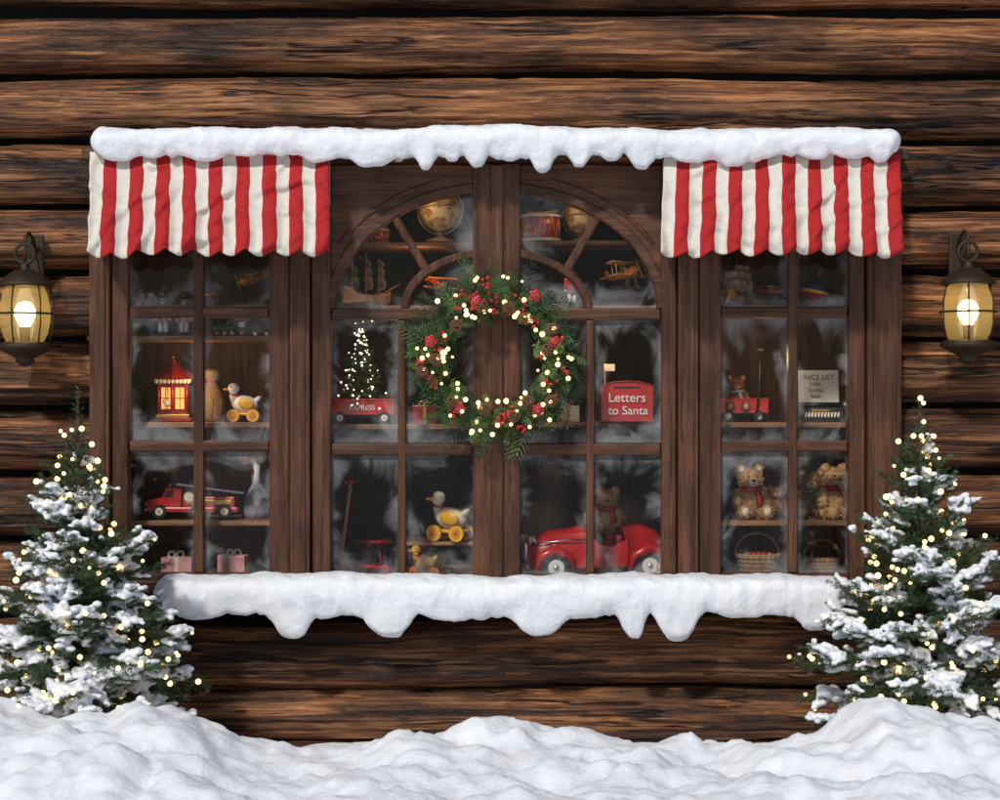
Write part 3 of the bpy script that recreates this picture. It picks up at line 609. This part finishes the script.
def ship():
    b=B('model_ship'); vs=[];fs=[]; n=14;m=9
    for i in range(n):
        t=i/(n-1); x=-26+52*t; w=7.5*math.sin(math.pi*min(1,(t*.86+.1)))**.6; zt=10+5*(2*t-1)**2+(3 if t<.2 else 0)
        for j in range(m):
            a=math.pi*j/(m-1); vs.append((x,-w*math.cos(a),zt-(zt-2.5)*math.sin(a)))
    for i in range(n-1):
        for j in range(m-1): fs.append([i*m+j,i*m+j+1,(i+1)*m+j+1,(i+1)*m+j])
    b.raw(vs,fs,TW,True); b.box((0,0,10),(46,11,1),TW,.3); b.box((0,0,1.2),(30,8,2.4),BLK,.6); b.box((-21,0,14),(9,10,5),TW,.5); b.cyl((22,0,14),(38,0,22),.7,TW,.3,8)
    for x,h in((-15,38),(0,46),(14,40)):
        b.cyl((x,0,9),(x,0,h+3),.8,TW,.4,8)
        for k,(z0,z1,w) in enumerate([(15,25,11),(26,34,9),(35,41,6.5)]):
            if z1>h+1: continue
            g=[];gf=[]
            for a in range(5):
                for c in range(5):
                    s=a/4-.5;t=c/4; g.append((x+2+3.5*math.sin(math.pi*t)*(1-(2*s)**2*.5)+s*6,s*w*1.9,z0+(z1-z0)*t))
            for a in range(4):
                for c in range(4): gf.append([a*5+c,a*5+c+1,(a+1)*5+c+1,(a+1)*5+c])
            b.raw(g,gf,SAIL,True); b.cyl((x-3,-w,z1+.4),(x+3,w,z1+.4),.45,TW,seg=6)
    for x0,z0,x1 in((14,43,38),(0,48,22),(-15,40,-27),(0,48,-12)): b.cyl((x0,0,z0),(x1,0,22 if x1>30 else 14),.22,BLK,seg=4)
    return b
w=put(ship(),366,307,.25,1.12,rz=40); glow(w,(34,-34,40),.9,'shop_fill_glow'); put(ship(),737,307,.24,1.0,rz=55)  # point light by the ship is added fill for the general shop glow
def globe():
    b=B('desk_globe'); m,nt,p=newmat('globe_map'); L=nt.links.new; tc=N(nt,'ShaderNodeTexCoord'); n=N(nt,'ShaderNodeTexNoise',Scale=.09,Detail=6.0); L(tc.outputs['Object'],n.inputs['Vector']); r=ramp(nt,[(.48,(.80,.60,.28)),(.5,(.36,.16,.05)),(.56,(.55,.28,.08)),(.7,(.7,.47,.15))],n.outputs['Fac']); L(r.outputs[0],p.inputs['Base Color']); p.inputs['Roughness'].default_value=.35
    b.lathe([(0,0),(14,0),(14,2),(9,4),(3,6),(2.4,10)],TW); b.sph((0,0,32),21,m,seg=32); b.tor((0,0,32),23.5,.9,BRS,(.3,1,0.1),40); b.tor((0,0,32),22.2,.9,TW,(0,0.12,1),40); b.cyl((0,0,54),(0,0,57),1,BRS); return b
w=put(globe(),440,243,.28,1.02); glow(w,(-20,-36,40),.5,'arch_fill_glow'); put(globe(),580,243,.38,.78)  # added fill light beside the globe; the globe itself is unlit
def drum():
    b=B('toy_drum'); b.cyl((0,0,2),(0,0,24),18,RED,seg=36); b.tor((0,0,2),18.3,1.5,CREAM); b.tor((0,0,24),18.3,1.5,CREAM); b.cyl((0,0,24),(0,0,25),17.6,CREAM,seg=36)
    for i in range(12):
        a=i*math.pi/6;c=a+math.pi/12; e=a+math.pi/6; q=lambda t,z:(18.6*math.cos(t),18.6*math.sin(t),z); b.cyl(q(a,3),q(c,23),.6,BRS,seg=6); b.cyl(q(c,23),q(e,3),.6,BRS,seg=6)
    b.cyl((-14,-6,27),(16,2,28),.9,TW,seg=8); b.cyl((-12,6,27),(16,-4,29.5),.9,TW,seg=8); b.sph((-14,-6,27),1.8,TW); return b
w=put(drum(),540,243,.27,1.08,rz=20); glow(w,(18,-34,42),.5,'arch_fill_glow'); put(drum(),378,245,.3,.6)  # added warm fill in front of the drum, no lamp modelled here
def wagon(long=58):
    b=B('toy_wagon'); h=long/2
    b.prism([(-h,9),(h,9),(h+1.5,24),(-h-1.5,24)],-13,-11.8,RED,.3); b.prism([(-h,9),(h,9),(h+1.5,24),(-h-1.5,24)],11.8,13,RED,.3); b.box((-h-.6,0,16.5),(1.4,24,15),RED,.4); b.box((h+.6,0,16.5),(1.4,24,15),RED,.4); b.box((0,0,9.6),(long,25,1.4),RED,.3)
    b.box((0,-13.2,24.2),(long+4,1.5,1.5),RED,.6); b.box((0,0,7),(long-14,4,3),BLK)
    for x in(-h+9,h-9): 
        b.cyl((x,-11,6),(x,11,6),.8,STL,seg=8)
        for y in(-12,12): wheel(b,x,y,6,6,BLK,WHITE,2.6)
    return b
w=put(wagon(62),363,424,.32,1.0); text(w,'EXPRESS',7,(0,-13.6,14),WHITE); glow(w,(34,-26,64),1.2,'shop_fill_glow')  # added warm fill for the shop, set beside the lit tree
fir('tabletop_christmas_tree',P(361,404,.34),.42,.12,31,nl=.014,nw=.0034,snow=False,nb=120,bulb=BULBW,br=.0042,dens=620,lv=13,per=11)
bk=B('wooden_crate'); bk.box((0,0,6),(28,18,12),TW,.8); bk.box((0,-9.2,3),(28,.8,3),SH,.2); bk.box((0,-9.2,9),(28,.8,3),SH,.2); put(bk,361,412,.32,.8)
def mailbox():
    b=B('toy_mailbox'); pts=[(-26,0),(26,0),(26,36)]+[(26*math.cos(t),36+4*math.sin(t)) for t in np.linspace(.2,math.pi-.2,12)]+[(-26,36)]
    b.prism(pts,-12,12,RED,.8); b.box((0,-12.6,34.5),(26,1,1.6),BLK,.2); b.box((0,-12.4,0.8),(55,3,1.6),DRED,.3); b.tube([(-26,-13,2),(-26,-13,36),(-14,-13,39.5),(0,-13,40.5),(14,-13,39.5),(26,-13,36),(26,-13,2)],.7,DRED,6)
    b.box((-22,-13.6,47),(1.6,1.2,22),BRS,.2); b.box((-17,-13.6,54),(10,1.4,7),CREAM,.3); return b
w=put(mailbox(),627,422,.28,1.0,rz=-4); text(w,'Letters',13,(0,-13.6,20),WHITE); text(w,'to Santa',12,(1,-13.6,7.5),WHITE); glow(w,(-30,-28,62),.8,'shop_fill_glow')  # added fill light above the mailbox, without a source of its own
def scooter():
    b=B('toy_scooter'); b.box((4,0,10),(44,10,2.5),RED,.8); 
    for x in(-24,26): wheel(b,x,0,8,8,BLK,RED,3)
    b.cyl((-24,0,8),(-12,0,86),1.6,TW); b.cyl((-12,-14,86),(-12,14,86),1.6,RED); b.box((-22,0,14),(5,8,10),RED,.6,(0,9,0)); b.cyl((22,0,10),(26,0,8),2,STL); b.sph((-12,-14,86),2.4,BLK); b.sph((-12,14,86),2.4,BLK)
    return b
put(scooter(),362,577,.34,1.1,rz=-28)
def stool():
    b=B('toy_stool'); b.cyl((0,0,34),(0,0,38),19,RED,seg=32)
    for i in range(4): a=i*math.pi/2+.6; b.cyl((15*math.cos(a),15*math.sin(a),0),(10*math.cos(a),10*math.sin(a),34),1.6,DRED)
    b.tor((0,0,14),13,.9,DRED); return b
put(stool(),374,577,.55,1.0)
def teddy(m,scarf=None,mz=TAN):
    b=B('teddy_bear'); b.plush((0,0,15),(12,10.5,14),m,900); b.plush((0,-1,36),(10.5,9.5,9.5),m,700); b.plush((0,-9.5,33.5),(4.8,4,3.8),mz,150,ln=1.2)
    for s in(-1,1):
        b.plush((s*8.5,0,45),(4.2,2.4,4.2),m,150,ln=1.5); b.sph((s*8.5,-2,44.7),(2.5,1,2.5),mz); b.sph((s*3.8,-9.2,38.6),1.15,BLK,seg=10)
        b.plush((s*12,-4,22),(4.4,4.4,5),m,180); b.plush((s*14,-8,15.5),(4.2,4.6,5.5),m,200); b.plush((s*9,-11,5.5),(5.4,9,5.4),m,260); b.plush((s*10.5,-19.5,7),(5,3.6,6),m,200); b.sph((s*10.5,-22.6,7),(3.2,1,4),mz)
    b.sph((0,-13.2,35),(1.8,1.1,1.3),BLK,seg=10); b.tube([(0,-13.5,34),(0,-13.4,32.4),(-1.6,-12.6,31.4)],.3,BLK,5); b.tube([(0,-13.4,32.4),(1.6,-12.6,31.4)],.3,BLK,5)
    if scarf: b.tor((0,-.5,27),9.2,2.2,scarf); b.tube([(3,-10,27),(5,-13,20),(5.5,-13.5,12)],[2,2.4,2.6],scarf,8)
    return b
put(teddy(TAN,RED,CREAM),750,518,.32,1.08,rz=8); put(teddy(BRN,GRNP),812,518,.36,1.0,rz=-10); put(teddy(TAN,DRED),834,518,.3,1.1,rz=15); put(teddy(BRN),776,518,.5,.7)
put(teddy(TAN,RED),607,534,.6,.95)
w=put(wagon(50),742,422,.3,.95); glow(w,(24,-30,66),1.1,'shop_fill_glow')  # sourceless warm light added here to fill the right-hand shelves
put(teddy(BRN,GING),736,412,.3,.75)
hb=B('wagon_handle'); hb.tube([(0,0,0),(3,0,20),(4,0,70)],1.1,BLK); hb.box((4,0,72),(8,2,2.4),BLK,.6); hb.tor((6,0,-2),7,1.6,BLK,(0,1,0)); put(hb,756,418,.22,.95)
t=B('typewriter')
pr=[(-16,0),(16,0),(16,5),(5,8),(3,16),(-12,17),(-16,11)]
vs=[(x,-y,z) for x in(-25,25) for (y,z) in pr]; n=len(pr); fs=[list(range(n)),list(range(2*n-1,n-1,-1))]+[[i,(i+1)%n,n+(i+1)%n,n+i] for i in range(n)]
t.raw(vs,fs,BLK); t.cyl((-29,8,19),(29,8,19),3.4,BLK); t.cyl((-31,8,19),(-28,8,19),4.2,STL); t.cyl((28,8,19),(31,8,19),4.2,STL); t.tube([(-26,6,20),(-33,0,23),(-34,-3,25)],.8,STL,6)
for r_ in range(4):
    for c_ in range(11): x=-19+c_*3.7+r_*.8; t.cyl((x,-15+r_*3.1,5+r_*.9),(x,-15+r_*3.1,7.6+r_*1.1),1.25,CREAM,seg=10)
t.box((0,-4.6,13),(20,.6,3),BRS,.2); t.box((0,10,38),(46,.5,42),PAPER,0,(-8,0,0))
w=put(t,820,422,.26,.88); text(w,'NICE LIST',8,(0,5.6,48),BLK)
for i,s_ in enumerate(['Luke','Emma','Sam']): text(w,s_,6.5,(-4,6.0+i*.9,41-i*7),BLK)
def basket():
    b=B('wicker_basket')
    for k in range(9): b.tor((0,0,1.5+k*2.4),18+k*.75+.5*math.sin(k*3),1.5,BURL)
    for i in range(22): a=i*2*math.pi/22; b.cyl((18*math.cos(a),18*math.sin(a),0),(25*math.cos(a),25*math.sin(a),22),.9,TW,seg=6)
    b.tube([(24*math.cos(t),0,22+22*math.sin(t)) for t in np.linspace(0,math.pi,16)],1.3,BURL); b.cyl((0,0,1),(0,0,17),19,BRN)
    for i in range(14): a=i*2.4; r=4*math.sqrt(i); b.sph((r*math.cos(a),r*math.sin(a),20),(4.6,4.6,4.2),[CONE,BERRY,BRN][i%3])
    return b
put(basket(),757,573,.32,.9); put(basket(),822,573,.42,.75)
def top():
    b=B('spinning_top'); b.lathe([(0,0),(1,2),(4,6)],BRS); b.lathe([(4,6),(12,11),(15,15)],RED); b.lathe([(15,15),(15,18)],YEL); b.lathe([(15,18),(11,22),(4,26)],BLU); b.lathe([(4,26),(1.2,28),(1.2,36)],BRS); b.sph((0,0,38),2.6,RED); return b
put(top(),812,309,.22,1.0,ry=12)
put(biplane(RED,YEL),772,292,.27,.55,rz=-30)
def pedalcar():
    b=B('pedal_car')
    def section(x,w,z0,z1): return [(x,-w*math.cos(a),z0+(z1-z0)*math.sin(a)**.6 if math.sin(a)>0 else z0) for a in np.linspace(0,math.pi,13)]
    prof=[(-62,8,14,26),(-58,15,11,36),(-40,19,10,42),(-18,21,10,44),(-10,22,10,46)]; vs=[];fs=[]
    for p in prof: vs+=section(*p)
    for i in range(len(prof)-1):
        for j in range(12): fs.append([i*13+j,i*13+j+1,(i+1)*13+j+1,(i+1)*13+j])
    fs.append(list(range(13))); b.raw(vs,fs,RED,True)
    prof=[(24,22,10,44),(40,21,10,48),(56,17,12,42),(64,10,15,30)]; vs=[];fs=[]
    for p in prof: vs+=section(*p)
    for i in range(len(prof)-1):
        for j in range(12): fs.append([i*13+j,i*13+j+1,(i+1)*13+j+1,(i+1)*13+j])
    fs.append(list(range(13))); fs.append([39+j for j in range(13)]); b.raw(vs,fs,RED,True)
    for s in(-1,1):
        b.prism([(-12,10),(26,10),(26,34),(12,28),(0,30),(-12,44)],s*21.5-1,s*21.5+1,RED,.5)
        for x in(-40,44):
            b.cyl((x,s*20,11),(x,s*27,11),12,BLK,seg=28); b.cyl((x,s*26,11),(x,s*28,11),7,WHITE,seg=24); b.sph((x,s*28,11),(2.6,1.5,2.6),STL)
            b.tube([(x-17,s*24,8),(x-13,s*24,20),(x,s*24,26),(x+13,s*24,20),(x+17,s*24,8)],[1.5,4,5,4,1.5],RED,10)
        b.sph((-56,s*13,34),(4,4.4,4.4),STL); b.sph((-59,s*13,34),(2,3.6,3.6),CREAM)
    b.box((6,0,12),(38,40,3),DRED,.5); b.box((20,0,24),(6,34,26),DRED,2); b.box((-10,0,51),(1.2,34,12),STL,.4,(0,-20,0)); b.cyl((-8,0,40),(2,0,46),1,STL); b.tor((2,0,46),8,1.1,BLK,(1,0,.5))
    for k in range(5): b.box((-61.5,-8+k*4,24),(2,1.2,14),STL,.3)
    b.box((-63,0,12),(3,40,4),STL,1.2); b.tube([(-60,-14.5,30),(-30,-20.4,34),(-12,-22,34)],.7,STL,6); return b
put(pedalcar(),592,577,.38,1.15,rz=14)
def blocks(n,seed):
    b=B('toy_blocks'); rg=random.Random(seed); cs=[RED,YEL,BLU,GRNP,CREAM,TW]
    for i in range(n):
        x=(i%3)*11-11+rg.uniform(-1,1); z=5+(i//3)*10; b.box((x+(i//3)*4,rg.uniform(-2,2),z),(10,10,10),cs[(i+seed)%6],1,(0,0,rg.uniform(-15,15))); b.box((x+(i//3)*4,-5.4,z),(6,.6,6),CREAM,.2)
    return b
put(blocks(5,1),436,577,.55,1.0); put(blocks(5,3),148,307,.3,.7); put(blocks(4,2),665,577,.3,.7); put(blocks(3,4),840,307,.3,.8); put(top(),205,307,.3,.7)
def gift(w,h,m1,m2):
    b=B('gift_box'); b.box((0,0,h/2),(w,w*.8,h),m1,.6); b.box((0,0,h/2),(w*.14,w*.82,h+.6),m2,.2); b.box((0,0,h/2),(w*1.02,w*.14,h+.6),m2,.2)
    for s in(-1,1): b.tor((s*w*.14,0,h+w*.08),w*.11,w*.035,m2,(0,1,.2*s))
    return b
put(gift(26,20,DRED,CREAM),540,422,.45); put(gift(22,16,CREAM,RED),568,422,.4); put(gift(30,22,GRNP,RED),452,424,.45); put(gift(24,18,DRED,BRS),425,424,.38)
put(gift(30,16,PINK,CREAM),176,573,.32,rz=12); put(gift(28,18,PINK,CREAM),234,573,.32,rz=-8)
# ---------------- ground
def ground():
    cr=[(-400,700),(0,690),(60,700),(110,702),(150,688),(190,698),(240,720),(300,734),(360,736),(420,728),(480,719),(520,718),(580,728),(650,735),(710,733),(770,724),(820,712),(865,690),(905,688),(950,702),(1000,710),(1400,700)]
    cu=np.array([c[0] for c in cr]);cv=np.array([c[1] for c in cr]); k=K(-1.25); cx=(cu-500)/200*k; cz=2+(400-cv)/200*k
    xs=np.concatenate([-np.geomspace(300,3.4,26)[:-1],np.arange(-3.4,3.4,.022),np.geomspace(3.4,300,26)]); ys=np.concatenate([-np.geomspace(300,3.2,26)[:-1],np.arange(-3.2,.5,.022),np.geomspace(.5,300,20)])
    vs=np.zeros((len(ys),len(xs),3)); nz=noise.noise
    for j,y in enumerate(ys):
        w=math.exp(-((y+1.25)/.38)**2) if y>-1.25 else math.exp(-((y+1.25)/.75)**2); t=min(1,max(0,(-y-.5)/1.2)); base=.27+.2*t
        for i,x in enumerate(xs):
            c=np.interp(x,cx,cz)-.03; p=Vector((x,y,0)); h=base+(c-base)*w
            if abs(x)<8 and -8<y<.6:
                d=noise.voronoi(p*2.2+noise.noise_vector(p*1.6)*.5)[0][0]; e=noise.voronoi(p*5.5+noise.noise_vector(p*4)*.5)[0][0]
                am=.35+.65*w if y>-1.25 else 1.0
                h+=am*(.13*(.42-d)+.06*(.4-e)+.05*nz(p*1.3+Vector((3,1,0)))+.022*nz(p*9)+.012*nz(p*20)+.006*nz(p*42))
            else: h+=.3*nz(p*.1)
            if y>.3: h=min(h,.2)
            vs[j,i]=(x,y,h)
    nx=len(xs); i=np.arange(len(ys)-1)[:,None]*nx; j=np.arange(nx-1)[None,:]; f=np.stack([i+j,i+j+1,i+nx+j+1,i+nx+j],-1).reshape(-1,4)
    npmesh('snow_ground',vs.reshape(-1,3),f,[SNOW],smooth=True)
ground()
# ---------------- light, sky, camera
el=math.radians(42); az=math.radians(-22)
w=bpy.data.worlds.new('World'); scene.world=w; w.use_nodes=True; nt=w.node_tree; bg=nt.nodes['Background']; sk=nt.nodes.new('ShaderNodeTexSky'); sk.sky_type='NISHITA'; sk.sun_disc=False; sk.sun_elevation=el; sk.sun_rotation=math.radians(202); nt.links.new(sk.outputs[0],bg.inputs[0]); bg.inputs[1].default_value=.058
s=bpy.data.lights.new('sun','SUN'); s.energy=2.5; s.angle=math.radians(5); s.color=(1,.96,.90); so=bpy.data.objects.new('sun',s); scene.collection.objects.link(so); so.rotation_euler=(math.pi/2-el,0,az)
cd=bpy.data.cameras.new('camera'); co=bpy.data.objects.new('camera',cd); scene.collection.objects.link(co); co.location=(0,-D,2); co.rotation_euler=(math.pi/2,0,0); cd.sensor_width=36; cd.lens=36*D/5.0; cd.clip_end=1000; scene.camera=co
scene.view_settings.view_transform='Standard'; scene.view_settings.look='None'; scene.view_settings.exposure=0
